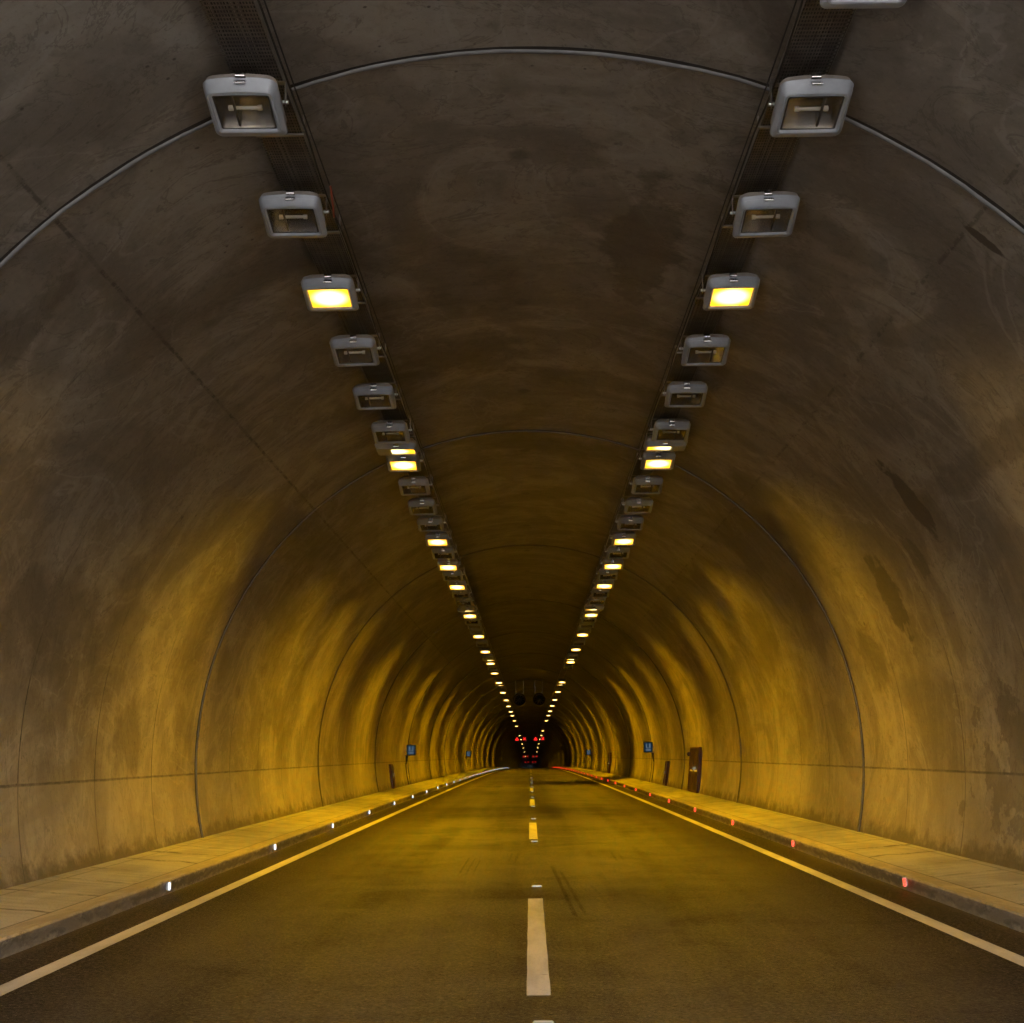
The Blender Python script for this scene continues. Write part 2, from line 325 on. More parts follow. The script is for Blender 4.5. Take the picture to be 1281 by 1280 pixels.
M = dict(
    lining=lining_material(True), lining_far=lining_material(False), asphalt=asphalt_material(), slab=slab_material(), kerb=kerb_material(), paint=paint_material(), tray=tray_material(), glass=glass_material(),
    seal=simple('joint_seal', (.125, .128, .135), .45, 0., .6, .3, 6., .4), seal2=simple('old_joint_seal', (.11, .10, .09), .5, 0., .5, .3, 6., .4), seal_dark=simple('joint_shadow_gap', (.035, .03, .028), .8),
    alu=simple('lamp_paint', (.32, .36, .42), .40, .1, .5, .08, 25., .1), alu_dark=simple('lamp_frame_paint', (.34, .32, .30), .45, .25, .5, .1, 25., .1),  # front frames' blue cast is sky reflection put into the paint colour
    steel=simple('stainless_clip', (.80, .80, .82), .16, 1., .5, .05, 40., .05), galv=simple('galvanised_steel', (.30, .29, .27), .45, .8, .5, .2, 12., .2),
    reflector=simple('reflector_sheet', (.26, .25, .24), .22, .9, .5, .15, 9., .3), bulb=simple('lamp_tube', (.75, .74, .70), .12, 0., .9, .05, 20., 0.),
    black=simple('black_cable', (.012, .012, .012), .5), orange=simple('orange_cable', (.22, .05, .02), .5), rubber=simple('dark_gasket', (.02, .018, .016), .6),
    bolt=simple('zinc_bolt', (.50, .56, .58), .3, .9), maroon=simple('maroon_door_paint', (.030, .011, .009), .45, 0., .5, .2, 8., .2),
    maroon2=simple('dark_maroon_frame', (.06, .014, .010), .5), brown=simple('brown_hatch_paint', (.05, .018, .010), .5, 0., .5, .2, 8.),
    fan=simple('fan_casing_paint', (.10, .095, .09), .5, .4), fan_dark=simple('fan_inside', (.015, .015, .016), .6), blade=simple('fan_blade', (.20, .20, .20), .4, .7),
    sign_box=simple('sign_housing', (.05, .05, .05), .5), sign_blue=emit('sign_blue_face', (.03, .16, .34), .011), sign_white=emit('sign_white_mark', (.62, .80, .92), .024),
    red=emit('signal_red', (1., .02, .015), .22), red_dim=emit('signal_red_dim', (1., .015, .01), .07), sig_box=simple('signal_housing', (.02, .02, .02), .6), pale=simple('round_sign_face', (.5, .5, .52), .5),
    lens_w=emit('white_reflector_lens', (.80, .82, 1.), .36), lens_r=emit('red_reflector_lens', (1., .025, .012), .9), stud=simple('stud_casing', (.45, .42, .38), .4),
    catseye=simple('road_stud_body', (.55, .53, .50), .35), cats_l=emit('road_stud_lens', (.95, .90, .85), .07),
    lit=lit_material(), whitepaint=simple('white_mark', (.7, .68, .62), .5), ground=simple('outside_ground', (.32, .30, .27), .9, 0., .3, .3, .6, .3),
)

# ------------------------------------------------------------------ stations along the tunnel
def stations(a, b):
    ys = [a]; y = a
    while y < b:
        y += 1.0 if y < 60 else (3. if y < 330 else 8.)
        ys.append(min(y, b))
    return ys
YE = 760.0
def sweep(name, prof, ys, mat, parent=None, smooth=None, zo=0., mirror=False):
    """prof: (x, z, v) cross-section points, swept along the road's curve"""
    m = MB(); n = len(prof); m.uv = []
    for y in ys:
        for (x, z, v) in prof:
            m.v.append((-x if mirror else x, y, z + zo + drop(y))); m.uv.append((y, v))
    for i in range(len(ys) - 1):
        for j in range(n - 1): m.f.append((i * n + j, i * n + j + 1, (i + 1) * n + j + 1, (i + 1) * n + j))
    return m.build(name, mat, parent, smooth=smooth)

# lining
tunnel = empty('tunnel', (0, 0, 0))
tag(tunnel, 'round concrete tunnel lining with ring joints and cloudy stains', 'tunnel')
PH = math.radians(107.5); NA = 128
arc = [(-PH + 2 * PH * i / NA) for i in range(NA + 1)]
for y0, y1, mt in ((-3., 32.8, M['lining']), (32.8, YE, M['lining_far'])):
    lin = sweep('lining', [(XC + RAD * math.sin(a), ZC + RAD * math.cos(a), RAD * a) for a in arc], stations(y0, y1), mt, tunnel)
    for p in lin.data.polygons: p.use_smooth = True
# portal ring behind the camera
prt = MB(); 
for (ya, yb, ra, rb) in ((-3.0, -3.0, RAD, RAD + .6),):
    prt.loft([[P(XC + r * math.sin(a), y, ZC + r * math.cos(a)) for a in arc] for (r, y) in ((RAD, -3.), (RAD + .7, -3.), (RAD + .7, -2.))], False, False, False)
prt.build('portal_ring', M['slab'], tunnel)
def seal_mesh(rt, proud, off):
    m = MB(); loops = []
    for a in arc[1:-1]:
        cx, cz = XC + (RAD - proud) * math.sin(a), ZC + (RAD - proud) * math.cos(a)
        jit = .006 * math.sin(a * 11) + .004 * math.sin(a * 37) + .003 * math.sin(a * 91)
        loops.append([(cx + rt * math.cos(t) * math.sin(a), off + jit + rt * math.sin(t), cz + rt * math.cos(t) * math.cos(a)) for t in [2 * PI * k / 8 for k in range(8)]])
    m.loft(loops); return m
def gap_mesh(w, off, inset):
    m = MB(); L = [[(XC + (RAD - inset) * math.sin(a), off + s * w, ZC + (RAD - inset) * math.cos(a)) for a in arc[1:-1]] for s in (-1, 1)]
    m.loft(L, False, False, False); return m
s1 = seal_mesh(.025, .004, 0.).build('joint_seal', M['seal'], tunnel, smooth=60); s1.location = (0, JOINTS[1], drop(JOINTS[1]))
g1 = gap_mesh(.024, -.038, .006).build('joint_gap', M['seal_dark'], tunnel); g1.location = s1.location
s2 = seal_mesh(.024, .006, .018); first = None; gfirst = None
for y in JOINTS[2:62]:
    if first is None:
        first = s2.build('joint_seal', M['seal2'], tunnel, smooth=60); o = first
        gfirst = gap_mesh(.026, -.026, .006).build('joint_gap', M['seal_dark'], tunnel); g = gfirst
    else:
        o = link(first.copy(), tunnel); g = link(gfirst.copy(), tunnel)
    o.location = (0, y, drop(y)); g.location = (0, y, drop(y))
# road
ysr = stations(-3., YE)
road = sweep('road', [(-5.2, ROADZ, -5.2), (-2, ROADZ, -2), (0, ROADZ, 0), (2, ROADZ, 2), (5.2, ROADZ, 5.2)], ysr, M['asphalt']); tag(road, kind='structure')
for sgn in (-1, 1):
    sweep('edge_line', [(3.505, ROADZ + .004, 0), (3.67, ROADZ + .004, 1)], ysr, M['paint'], road, mirror=(sgn < 0))
dm = MB(); NY = 10
def dash(y0, y1):
    m = MB(); n = 12; v = []
    for i in range(n + 1):
        y = y0 + (y1 - y0) * i / n; w = .078 + .002 * math.sin(i * 2.3)
        v += [(.034 - w, y, ROADZ + .004 + drop(y)), (.034 + w, y, ROADZ + .004 + drop(y))]
    m.add(v, [(2 * i, 2 * i + 1, 2 * i + 3, 2 * i + 2) for i in range(n)]); return m
for i in range(-1, 17):
    y0 = 8.55 + 14.85 * i; dash(y0, y0 + 5.45).build('centre_line_dash', M['paint'], road)
# footways and kerbs
for sgn, nm in ((-1, 'left'), (1, 'right')):
    kb = sweep('kerb', [(4.155, -1.66, 0), (4.150, -1.55, .0), (4.135, -1.41, .15), (4.150, -1.392, .17), (4.33, -1.380, .36), (4.335, -1.42, .38)], ysr, M['kerb'], mirror=(sgn < 0)); tag(kb, kind='structure')
    pv = sweep('pavement', [(4.335, -1.384, 0.), (4.75, -1.352, .42), (5.15, -1.318, .82), (5.36, -1.300, 1.02)], ysr, M['slab'], mirror=(sgn < 0)); tag(pv, kind='structure')
# ground outside the portal behind the camera
gm = MB(); gm.add([(-400, -600, -1.72), (400, -600, -1.72), (400, -3.0, -1.72), (-400, -3.0, -1.72)], [(0, 1, 2, 3)])
tag(gm.build('ground', M['ground']), kind='structure')
ra = MB(); ra.add([(-4.6, -300, -1.56), (4.6, -300, -1.56), (4.6, -3.02, -1.555), (-4.6, -3.02, -1.555)], [(0, 1, 2, 3)])
tag(ra.build('approach_road', M['asphalt']), kind='structure')

# ------------------------------------------------------------------ cable trays and cables
XL, XR = -2.00, 2.125
def tray(xa, xb, label):
    t = empty('cable_tray', (0, 0, 4.83)); tag(t, label, 'cable tray', 'cable trays above the lamp rows')
    ys = [y for y in stations(3., 420.)]
    def sw(name, prof, mat):
        m = MB(); n = len(prof)
        for y in ys:
            for (x, z) in prof: m.v.append((x, y, z + drop(y)))
        for i in range(len(ys) - 1):
            for j in range(n - 1): m.f.append((i * n + j, i * n + j + 1, (i + 1) * n + j + 1, (i + 1) * n + j))
        return m.build(name, mat, t)
    sw('tray_floor', [(xa, 0), (xb, 0)], M['tray'])
    sw('side_rail', [(xa - .002, -.002), (xa - .002, .06), (xa + .012, .06)], M['galv']); sw('side_rail', [(xb + .002, -.002), (xb + .002, .06), (xb - .012, .06)], M['galv'])
    for i in range(16):
        y = 5.4 + 1.9 * i
        h = MB(); top = math.sqrt((RAD - .01) ** 2 - (max(abs(xa), abs(xb)) + .03) ** 2) + ZC - 4.83
        h.box((xa - .012, y, .02 + (top + .01) / 2), (.014, .014, max(.06, top))).box((xb + .012, y, .02 + (top + .03) / 2), (.014, .014, max(.06, top + .03))).box(((xa + xb) / 2, y, -.013), (xb - xa + .03, .03, .018))
        h.xf(lambda v: (v[0], v[1], v[2] + drop(v[1]))); h.build('hanger', M['galv'], t)
    # bundle of unseen feeder cables, packed so the tray holes look dark
    c = MB()
    for k in range(11):
        x = xa + (xb - xa) * (.055 + .089 * k)
        c.tube([(x + .012 * math.sin(y * .9 + k), y, .022 + drop(y)) for y in [3 + i * 1.0 for i in range(60)]], .0165, 6)
    c.build('feeder_cables', M['black'], t)
    return t
tray(-2.10, -1.745, 'perforated steel cable tray running over the left row of lamps')
tray(1.875, 2.23, 'perforated steel cable tray running over the right row of lamps')
def cable(x, label, sg):
    m = MB()
    m.tube([(x + .01 * math.sin(y * 1.7), y, 4.80 + drop(y) - .035 * abs(math.sin((y - 7.3) * PI / 1.9))) for y in [3 + .19 * i for i in range(300)]], .008, 6)
    m.tube([(x + sg * .022, y, 4.845 + drop(y) - .015 * abs(math.sin((y - 6.9) * PI / 3.8))) for y in [3 + .38 * i for i in range(150)]], .006, 6)
    tag(m.build('power_cable', M['black']), label, 'cable', 'power cables along the trays')
cable(-1.70, 'thin black cable sagging along the inner edge of the left tray', 1)
cable(1.835, 'thin black cable sagging along the inner edge of the right tray', -1)

# ------------------------------------------------------------------ luminaires
def rrect(hx, hy, z, r=.05, bow=0., n=5):
    pts = []
    for (sx, sy, a0) in ((1, 1, 0), (-1, 1, 90), (-1, -1, 180), (1, -1, 270)):
        for i in range(n + 1):
            a = math.radians(a0 + 90 * i / n)
            pts.append((sx * (hx - r) + r * math.cos(a), sy * (hy - r) + r * math.sin(a), z))
        if sy == -1 and sx == -1:
            for i in range(1, 8):
                pts.append((-(hx - r) + 2 * (hx - r) * i / 8, -hy, z))
    return [(x, y - (bow * (1 - (x / hx) ** 2) if y < 0 else 0), z) for (x, y, z) in pts]
def tilt(a):
    c, s = math.cos(a), math.sin(a)
    return lambda v: (v[0], v[1] * c + v[2] * s, v[2] * c - v[1] * s)
def rr2(hx, y0, y1, z, r=.05, bow=0.):
    """rounded rectangle spanning y0..y1, near (y0) side bowed outwards"""
    return [(x, y + (y0 + y1) / 2, z) for (x, y, z) in rrect(hx, (y1 - y0) / 2, z, r, bow)]
def luminaire(side, a, lit, detail=True, flat=False):
    """side -1 left row, +1 right row; glass plane through the origin, housing above it"""
    e = empty('tunnel_lamp', (0, 0, 0)); T = tilt(a)
    hx, n0, n1 = (.268, -.248, .268) if not flat else (.33, -.20, .20)
    b = MB(); b.loft([rr2(hx * .96, n0 + .012, n1 - .012, .088, .06, .03), rr2(hx * .96, n0 + .012, n1 - .012, .125, .06, .03), rr2(hx * .80, n0 * .74, n1 * .74, .185, .07), rr2(hx * .5, n0 * .5, n1 * .5, .195, .05)], False, True)
    b.xf(T).build('housing', M['alu_dark'], e, smooth=35)
    ox = 0 if not flat else -side * .10
    gx, gy = (.200, .166) if not flat else (.175, .12)
    win = [(x + ox, y, z) for (x, y, z) in rrect(gx + .016, gy + .016, -.003, .02, .006)]; win2 = [(x + ox, y, z) for (x, y, z) in rrect(gx, gy, .014, .015, .006)]
    zs = [.095, .088, .076, .068, .050, .046]
    L = [rr2(hx * .96, n0 + .012, n1 - .012, .090, .06, .03), rr2(hx, n0, n1 * .985, .082, .06, .03)]
    def sk(p, f):   # far side of the rim sits lower than the near side
        return (p[0], p[1], p[2] - f * max(0., (p[1] + .08) / .32) * .046)
    if not flat:
        L += [[sk(p, 1.) for p in rr2(hx, n0, n1, .078, .055, .03)], [sk(p, .75) for p in rr2(hx * .965, n0 + .018, n1 - .022, .052, .05, .028)],
              [sk(p, .8) for p in rr2(hx * .975, n0 + .014, n1 - .03, .048, .05, .028)], rr2(hx * .885, n0 + .040, n1 - .066, .004, .04, .02), rr2(hx * .865, n0 + .049, n1 - .075, -.004, .035, .018), rr2(hx * .85, n0 + .056, n1 - .082, .000, .035, .016)]
        L[0] = [sk(p, 1.) for p in L[0]]; L[1] = [sk(p, 1.) for p in L[1]]
    else:
        L += [rr2(hx * .985, n0 + .004, n1 - .004, .07, .05, .02), rr2(hx * .9, n0 + .03, n1 - .03, .004, .04, .015), rr2(hx * .88, n0 + .036, n1 - .036, .0, .04, .015)]
    f = MB(); f.loft(L + [win, win2], False, False)
    f.xf(T).build('front_frame', M['alu'], e, smooth=28)
    g = MB(); g.add(win2, [tuple(range(len(win2)))]); g.xf(T)
    g.build('glass', M['lit'] if lit else M['glass'], e)
    if not detail: return e
    if not lit:
        r = MB(); r.loft([[(x, y, .016) for x, y, z in win2], rrect(gx * .9, gy * .62, .085, .03), rrect(gx * .85, gy * .25, .115, .02)], False, True)
        r.xf(T).build('reflector', M['reflector'], e, smooth=40)
        t = MB().cyl((-.09, .0, .055), (.09, .0, .055), .014, 12).cyl((-.122, 0, .055), (-.09, 0, .055), .021, 12).cyl((.09, 0, .055), (.122, 0, .055), .021, 12)
        t.xf(T).build('lamp_tube', M['bulb'], e, smooth=40)
        h = MB().box((side * .07, 0, .03), (.016, 2 * gy - .02, .012)); h.xf(T).build('tube_holder', M['rubber'], e)
        k = MB(); A = rrect(gx + .004, gy + .004, .0105, .016, .006); B = rrect(gx - .008, gy - .008, .0115, .014, .006); k.loft([A, B], False, False)
        k.xf(T).build('gasket', M['rubber'], e)
    c = MB().box((-.02 * side, n0 - .026, .044), (.084, .014, .072), Matrix.Rotation(math.radians(-30), 3, 'X')).box((-.02 * side, n0 - .040, .090), (.074, .03, .036))
    c.xf(T).build('clip', M['steel'], e, bevel=.003)
    br = MB(); zt = 4.805 - 4.55
    for sx in (-side,):
        y0, z0 = T((0, 0, .105))[1:]; br.box((sx * .288, y0 - .01, (z0 + zt) / 2), (.006, .045, zt - z0 + .06))
    br.box((-side * .11, 0.02, zt), (.36, .05, .006)); br.build('mounting_bracket', M['galv'], e)
    for sx in (-side,):
        p = T((0, 0, .105)); MB().cyl((sx * .262, p[1], p[2]), (sx * .308, p[1], p[2]), .015, 10).build('pivot_bolt', M['bolt'], e, smooth=40)
    return e
TA = math.radians(13); RJ = random.Random(3)
proto = {}
def lamp_at(x, y, lit, side, label, flat=False, near=True):
    key = (side, lit, flat, near)
    if key not in proto: proto[key] = luminaire(side, 0.03 if flat else TA, lit, near, flat); o = proto[key]
    else: o = copy_tree(proto[key])
    o.location = P(x + RJ.uniform(-.012, .012), y, (4.55 if not flat else 4.53) + RJ.uniform(-.006, .006))
    o.rotation_euler = (RJ.gauss(0, .022), RJ.gauss(0, .010), RJ.gauss(0, .012))
    tag(o, label, 'ceiling lamp', ('left' if side < 0 else 'right') + ' row of tunnel lamps')
    if lit and y < 190:
        near_l = y < 45
        kind = 'flat' if flat else ('near' if y < 15 else 'second' if y < 22 else RJ.choice(('bright', 'normal', 'normal', 'weak')))
        ld = bpy.data.lights.get('sodium_' + kind)
        if ld is None:
            ld = bpy.data.lights.new('sodium_' + kind, 'AREA'); ld.shape = 'RECTANGLE'; ld.size = .20; ld.size_y = .11
            ld.color = (1.0, .512, .0); ld.energy = SOD * dict(flat=.55, near=.66, second=.95, bright=1.22, normal=1., weak=.78)[kind]
            ld.spread = math.radians({'near': 104, 'second': 108}.get(kind, SPR))
        lo = bpy.data.objects.new('lamp_light', ld); link(lo, o)
        a = math.radians(19) if not flat else .03
        lo.rotation_euler = (-a, -side * math.radians({'near': 8, 'second': 13}.get(kind, AOUT)), 0)
        off = tilt(TA if not flat else .03)((0 if not flat else -side * .10, 0, -.008)); lo.location = off
    return o
SOD, SPR, AOUT = 11.6, 98., 14.
litL = [12.1, 19.7, 27.3, 31.1, 34.9, 42.5, 50.0, 57.6, 65.2, 73.0, 82.3, 95.1, 107.7, 120.1, 133.6, 145.5, 163.5, 188., 245., 277., 320.6, 367.4, 421.7, 490.]
litR = [12.1, 19.7, 27.3, 31.1, 34.9, 42.4, 49.9, 57.0, 64.8, 82.5, 94.9, 107.8, 120.2, 133.2, 146., 164.5, 214., 245., 277., 320.6, 367.4, 421.7, 490.]
for side, x0, lits, nm in ((-1, XL, litL, 'left'), (1, XR, litR, 'right')):
    seq = []
    if side > 0: seq.append((6.86, False, False))
    for n in range(0, 19):
        y = 8.36 + 1.9 * n + (.0 if side < 0 else .14)
        lit = any(abs(y - q) < .6 for q in lits)
        seq.append((y, lit, False))
    for y in (44.4, 46.3, 48.2, 53.8, 61.4, 69.0): seq.append((y, False, False))
    for q in lits:
        if q > 43: seq.append((q, True, False))
    for q in (18.75, 40.75, 62.5, 85.0) + ((110.,) if side < 0 else ()): seq.append((q, True, True))
    seq.sort()
    for i, (y, lit, flat) in enumerate(seq):
        look = 'flat glowing amber lamp' if flat else ('glowing amber floodlight' if lit else 'unlit grey floodlight')
        lab = '%s, %s from the near end of the %s ceiling row' % (look, ordn(i + 1), nm)
        lamp_at(x0, y, lit, side, lab, flat, y < 46)
# orange lead beside the second lamp on the left
oc = MB().tube([(-1.66, 10.08, 4.80 + drop(10)), (-1.655, 10.16, 4.70), (-1.66, 10.30, 4.62), (-1.68, 10.42, 4.66), (-1.70, 10.48, 4.76)], .009, 6)
tag(oc.build('connection_lead', M['orange'], smooth=60), 'orange cable loop hanging beside the second lamp of the left row', 'cable')

# ------------------------------------------------------------------ kerb reflectors
def kerb_stud(side):
    e = empty('kerb_reflector', (0, 0, 0))
    c = MB().box((-side * .024, 0, 0), (.054, .045, .100)); c.build('casing', M['stud'], e, bevel=.008)
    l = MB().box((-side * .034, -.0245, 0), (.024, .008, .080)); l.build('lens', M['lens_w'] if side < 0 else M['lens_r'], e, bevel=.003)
    return e
for side, y0, nm, cn in ((-1, 14.73, 'left', 'white'), (1, 14.45, 'right', 'red')):
    pr_ = None
    for i in range(38):
        y = y0 + 6 * i
        if pr_ is None: pr_ = o = kerb_stud(side)
        else: o = copy_tree(pr_)
        o.location = P(side * 4.138, y, -1.455)
        if i < 22: lab = '%s glowing kerb reflector, %s from the near end of the %s kerb' % (cn, ordn(i + 1), nm)
        else: lab = 'tiny %s reflector in the far merging string along the %s kerb' % (cn, nm)
        tag(o, lab, 'kerb reflector', '%s reflectors along the %s kerb' % (cn, nm))
# road studs on the centre line
def road_stud():
    e = empty('road_stud', (0, 0, 0))
    b = MB(); b.loft([[(-.065, -.05, 0), (.065, -.05, 0), (.065, .05, 0), (-.065, .05, 0)], [(-.055, -.03, .018), (.055, -.03, .018), (.055, .03, .018), (-.055, .03, .018)]], True, True)
    b.build('body', M['catseye'], e, bevel=.003)
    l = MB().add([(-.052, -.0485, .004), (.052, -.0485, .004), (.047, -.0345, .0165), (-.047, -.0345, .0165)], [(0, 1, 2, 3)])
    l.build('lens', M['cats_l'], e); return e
rs = None
for i, y in enumerate([7.66, 15.2, 22.72, 30.4, 37.4, 45.2, 52.4, 60.1, 67.4, 75.0, 82.4]):
    o = rs = road_stud() if rs is None else rs
    if i: o = copy_tree(rs)
    o.location = P(.055, y, ROADZ + .0045)
    tag(o, 'small white road stud, %s from the near edge along the centre line' % ordn(i + 1), 'road stud', 'road studs between the centre dashes')

# ------------------------------------------------------------------ wall fittings
def wallx(z, inset=0.): return math.sqrt((RAD - inset) ** 2 - (z - ZC) ** 2)
def hose_cabinet(side, y0, y1, z0, z1, name, label, cat, grp, mats, leaves, call=False):
    """steel door set against the wall, leaning with it"""
    x0 = wallx(z0) + XC * side - .03; x1 = wallx(z1) + XC * side - .03; yc = (y0 + y1) / 2; L = y1 - y0; H = z1 - z0
    e = empty(name, P(side * x0, yc, z0)); tag(e, label, cat, grp)
    lean = (x1 - x0) / H
    def tr(v): return (side * (v[0] + lean * v[2]), v[1], v[2])
    fr = MB(); w = .055
    fr.box((0, -L / 2 + w / 2, H / 2), (.10, w, H)).box((0, L / 2 - w / 2, H / 2), (.10, w, H)).box((0, 0, H - w / 2), (.098, L - 2 * w, w)).box((0, 0, w / 2), (.098, L - 2 * w, w))
    fr.xf(tr).build('frame', mats[1], e)
    n = leaves
    for i in range(n):
        lw = (L - 2 * w) / n; c = -L / 2 + w + lw * (i + .5)
        d = MB().box((-.005, c, H / 2), (.05, lw - .012, H - 2 * w - .012)).box((-.034, c, H * .74), (.008, lw * .7, H * .3)).box((-.034, c, H * .28), (.008, lw * .7, H * .28))
        lf = d.xf(tr).build('door', mats[0], e, bevel=.004)
        hd = MB().box((-.055, c + (lw * .38 if i == 0 else -lw * .38), H * .52), (.03, .022, .12)); hd.xf(tr).build('handle', M['steel'], lf)
        if n > 1:
            pl = MB().box((-.040, c, H * .475), (.006, lw * .62, .05)); pl.xf(tr).build('marking_plate', M['whitepaint'], lf)
    if call:
        q = MB().box((-.06, L / 2 + .10, H * .84), (.10, .13, .13)).cyl((-.11, L / 2 + .10, H * .84), (-.13, L / 2 + .10, H * .84), .035, 10)
        q.xf(tr).build('call_point', mats[0], e)
    return e
mm = (M['maroon'], M['maroon2']); bb = (M['brown'], M['maroon2'])
hose_cabinet(1, 40.3, 42.6, -1.298, .12, 'hose_cabinet', 'tall dark red double-door cabinet in the right wall', 'cabinet', 'dark red cabinets in the right wall', mm, 2, True)
hose_cabinet(1, 85.2, 87.4, -1.298, .05, 'hose_cabinet', 'far smaller-looking dark red cabinet in the right wall', 'cabinet', 'dark red cabinets in the right wall', mm, 2, False)
hose_cabinet(1, 49.7, 50.5, -1.298, -.36, 'wall_hatch', 'narrow low brown hatch at the foot of the right wall', 'hatch', 'low brown hatches at the wall foot', bb, 1)
hose_cabinet(-1, 49.2, 50.0, -1.298, -.38, 'wall_hatch', 'narrow low brown hatch at the foot of the left wall', 'hatch', 'low brown hatches at the wall foot', bb, 1)
def wall_sign(side, y, zc, label, cab=True, sc_=1.):
    xw = wallx(zc) + XC * side; e = empty('emergency_sign', P(side * xw, y, zc)); tag(e, label, 'sign', 'blue emergency signs on the walls')
    s = sc_
    MB().box((-side * .26 * s, 0, 0), (.40 * s, .12, .46 * s)).build('sign_box', M['sign_box'], e, bevel=.01)
    MB().box((-side * .04, .0, .0), (.12, .05, .06)).box((-side * .03, .0, -.22), (.10, .05, .05)).build('wall_bracket', M['galv'], e)
    f = MB().box((-side * .26 * s, -.064, 0), (.35 * s, .008, .41 * s)); f.build('sign_face', M['sign_blue'], e)
    w = MB(); X = -side * .26 * s
    w.box((X - side * -.07, -.071, .06), (.06, .006, .20)).box((X - side * .075, -.071, .07), (.045, .006, .18)).box((X, -.071, -.12), (.22, .006, .055)).box((X - side * .03, -.071, -.03), (.10, .006, .03))
    w.build('pictogram', M['sign_white'], e)
    if cab:
        c = MB().loft([[(-side * .02, -.06, -.24), (-side * .13, -.06, -.24), (-side * .13, .06, -.24), (-side * .02, .06, -.24)], [(-side * .02, -.03, -.62), (-side * .05, -.03, -.62), (-side * .05, .03, -.62), (-side * .02, .03, -.62)]])
        c.build('bracket_cover', M['rubber'], e)
        pts = [(side * (wallx(zc + dz, .015) + XC * side - xw), 0, dz) for dz in [-.55 - .07 * i for i in range(int((zc + 1.30 - .55) / .07) + 1)]]
        MB().tube(pts, .018, 8).build('conduit', M['rubber'], e)
    return e
wall_sign(-1, 55.8, .18, 'blue lit emergency sign on the left wall nearest the camera')
wall_sign(1, 55.8, .20, 'blue lit emergency sign on the right wall nearest the camera')
wall_sign(-1, 107.4, .15, 'second blue emergency sign along the left wall')
wall_sign(1, 113.0, .20, 'second blue emergency sign along the right wall')
e = empty('round_sign', P(5.14, 193., 1.45)); tag(e, 'small pale round sign high on the far right wall', 'sign')
MB().cyl((-.35, -.02, 0), (-.35, .02, 0), .30, 24).build('sign_plate', M['pale'], e); MB().box((-.02, .03, 0), (.62, .03, .05)).build('wall_bracket', M['galv'], e)

# ------------------------------------------------------------------ jet fans
def jet_fan(x, y, z, label):
    e = empty('jet_fan', P(x, y, z)); tag(e, label, 'fan', 'pair of jet fans under the crown')
    R0, Lh = .43, 1.5
    def ring(r, yy, n=36): return [(r * math.cos(2 * PI * i / n), yy, r * math.sin(2 * PI * i / n)) for i in range(n)]
    MB().loft([ring(R0 * .86, -Lh), ring(R0 * 1.04, -Lh - .04), ring(R0 * 1.0, -Lh + .08), ring(R0, Lh - .08), ring(R0 * 1.04, Lh + .04), ring(R0 * .86, Lh), ring(R0 * .84, Lh - .3), ring(R0 * .84, -Lh + .3), ring(R0 * .86, -Lh)], False, False).build('casing', M['fan'], e, smooth=40)
    MB().cyl((0, -Lh + .10, 0), (0, -.2, 0), .05, 20, .13).cyl((0, -.2, 0), (0, .5, 0), .13, 20).build('hub', M['fan'], e, smooth=40)
    b = MB()
    for i in range(10):
        a = 2 * PI * i / 10; u = Vector((math.cos(a), 0, math.sin(a))); w = Vector((-math.sin(a), 0, math.cos(a)))
        q = []
        for (r, hw, sk) in ((.12, .045, .06), (.36, .065, .03)):
            for t in (-1, 1):
                for th in (-.006, .006): q.append(u * r + w * (hw * t) + Vector((0, -Lh + .18 + sk * t + th, 0)))
        b.add(q, [(0, 1, 3, 2), (4, 6, 7, 5), (0, 4, 5, 1), (2, 3, 7, 6), (0, 2, 6, 4), (1, 5, 7, 3)])
    b.build('blades', M['blade'], e)
    MB().loft([ring(R0 * .83, .1), ring(.02, .1)], False, False).build('inner_baffle', M['fan_dark'], e)
    top = ZC + math.sqrt(RAD ** 2 - (abs(x) + .3) ** 2) - z
    br = MB()
    for yy in (-.9, .9):
        for xx in (-.28, .28): br.box((xx, yy, .30 + (top - .30) / 2), (.06, .08, top - .30))
        br.box((0, yy, .46), (.62, .09, .05))
    br.build('hanging_bracket', M['galv'], e); return e
jet_fan(-.74, 93.5, 3.93, 'left fan of the pair of round jet fans below the crown')
jet_fan(.68, 93.5, 3.93, 'right fan of the pair of round jet fans below the crown')

# ------------------------------------------------------------------ lane signals
def bar(m, a, b, w, y=-.10):
    a = Vector((a[0], y, a[1])); b = Vector((b[0], y, b[1])); d = (b - a); L = d.length; d.normalize()
    R = Matrix((d, Vector((0, 1, 0)), d.cross(Vector((0, 1, 0))))).transposed()
    m.box((a + b) / 2, (L, .012, w), R)
def signal(x, y, z, kind, label, grp):
    e = empty('lane_signal', P(x, y, z)); tag(e, label, 'traffic signal', grp)
    MB().box((0, 0, 0), (.82, .18, .82)).build('signal_box', M['sig_box'], e, bevel=.02)
    m = MB()
    if kind == 'tri':
        a, b, c = (-.34, -.28), (.34, -.28), (0, .32)
        for p, q in ((a, b), (b, c), (c, a)): bar(m, p, q, .13)
        bar(m, (0, -.20), (0, .08), .12)
    else:
        bar(m, (-.28, -.28), (.28, .28), .13); bar(m, (-.28, .28), (.28, -.28), .13, -.104)
    m.xf(lambda v: (v[0] * .8, v[1], v[2] * .8)); m.build('red_symbol', M['red'] if y < 300 else M['red_dim'], e)
    top = ZC + math.sqrt(RAD ** 2 - (abs(x) + .3) ** 2) - z
    h = MB()
    for xx in (-.25, .25): h.box((xx, 0, .40 + (top - .40) / 2), (.05, .05, top - .40))
    h.build('hanger', M['galv'], e)
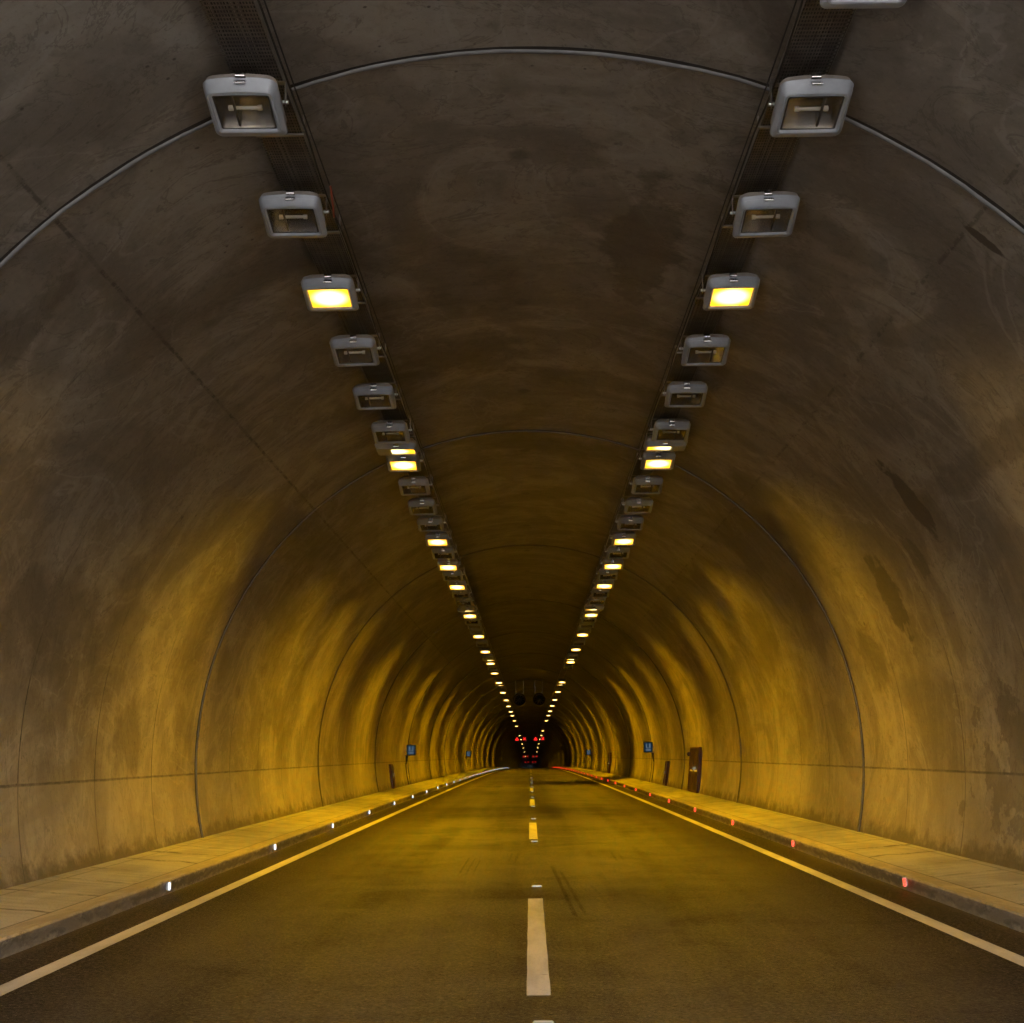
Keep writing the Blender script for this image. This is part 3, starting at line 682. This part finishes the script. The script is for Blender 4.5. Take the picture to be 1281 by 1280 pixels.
for y, z, nm, grp in ((222., 3.45, 'nearest', 'nearest row of lane signals'), (438., 3.45, 'middle', 'middle row of lane signals'), (560., 3.9, 'farthest', 'farthest row of lane signals')):
    for x, k, t in ((-2.3, 'tri', 'leftmost red triangle signal'), (-1.0, 'x', 'left red cross signal'), (.93, 'tri', 'right-hand red triangle signal'), (2.18, 'x', 'rightmost red cross signal')):
        signal(x, y, z, k, '%s hanging in the %s row under the crown' % (t, nm), grp)

# ------------------------------------------------------------------ sky, sun, camera
w = bpy.data.worlds.new('World'); sc.world = w; w.use_nodes = True; nt = w.node_tree
bg = nt.nodes['Background']; sky = nt.nodes.new('ShaderNodeTexSky'); sky.sky_type = 'NISHITA'; sky.sun_disc = False
SUN_EL, SUN_AZ = math.radians(58), math.radians(180)
sky.sun_elevation = SUN_EL; sky.sun_rotation = SUN_AZ; sky.air_density = 1.; sky.dust_density = 2.
nt.links.new(sky.outputs[0], bg.inputs[0]); bg.inputs[1].default_value = .15
sl = bpy.data.lights.new('sun', 'SUN'); sl.energy = 5.; sl.angle = math.radians(12); sl.color = (1., .93, .85)
so = bpy.data.objects.new('sun', sl); link(so)
dirv = Vector((math.sin(SUN_AZ) * math.cos(SUN_EL), math.cos(SUN_AZ) * math.cos(SUN_EL), math.sin(SUN_EL)))
so.rotation_euler = dirv.to_track_quat('Z', 'Y').to_euler()

cam = bpy.data.cameras.new('camera'); co = bpy.data.objects.new('camera', cam); link(co)
cam.sensor_fit = 'HORIZONTAL'; cam.sensor_width = 36.; cam.lens = 1572.07 / 1281 * 36; cam.clip_start = .05; cam.clip_end = 3000.
pi_, ya, ro = .18854, .01244, .01023
Rm = Matrix.Rotation(ya, 3, 'Z') @ Matrix.Rotation(pi_, 3, 'X') @ Matrix.Rotation(ro, 3, 'Y')
cx, cy, cz = Rm.col[0], Rm.col[1], Rm.col[2]
mw = Matrix((cx, cz, -cy)).transposed().to_4x4(); co.matrix_world = mw
sc.camera = co
sc.view_settings.view_transform = 'Standard'; sc.view_settings.look = 'None'; sc.view_settings.gamma = 1.; sc.view_settings.exposure = 3.2; sc.view_settings.use_curve_mapping = False
cy_ = sc.cycles
cy_.max_bounces = 5; cy_.diffuse_bounces = 3; cy_.glossy_bounces = 2; cy_.transparent_max_bounces = 12; cy_.use_light_tree = True
cy_.caustics_reflective = False; cy_.caustics_refractive = False; cy_.sample_clamp_indirect = 4.; cy_.use_denoising = True; cy_.adaptive_threshold = .05
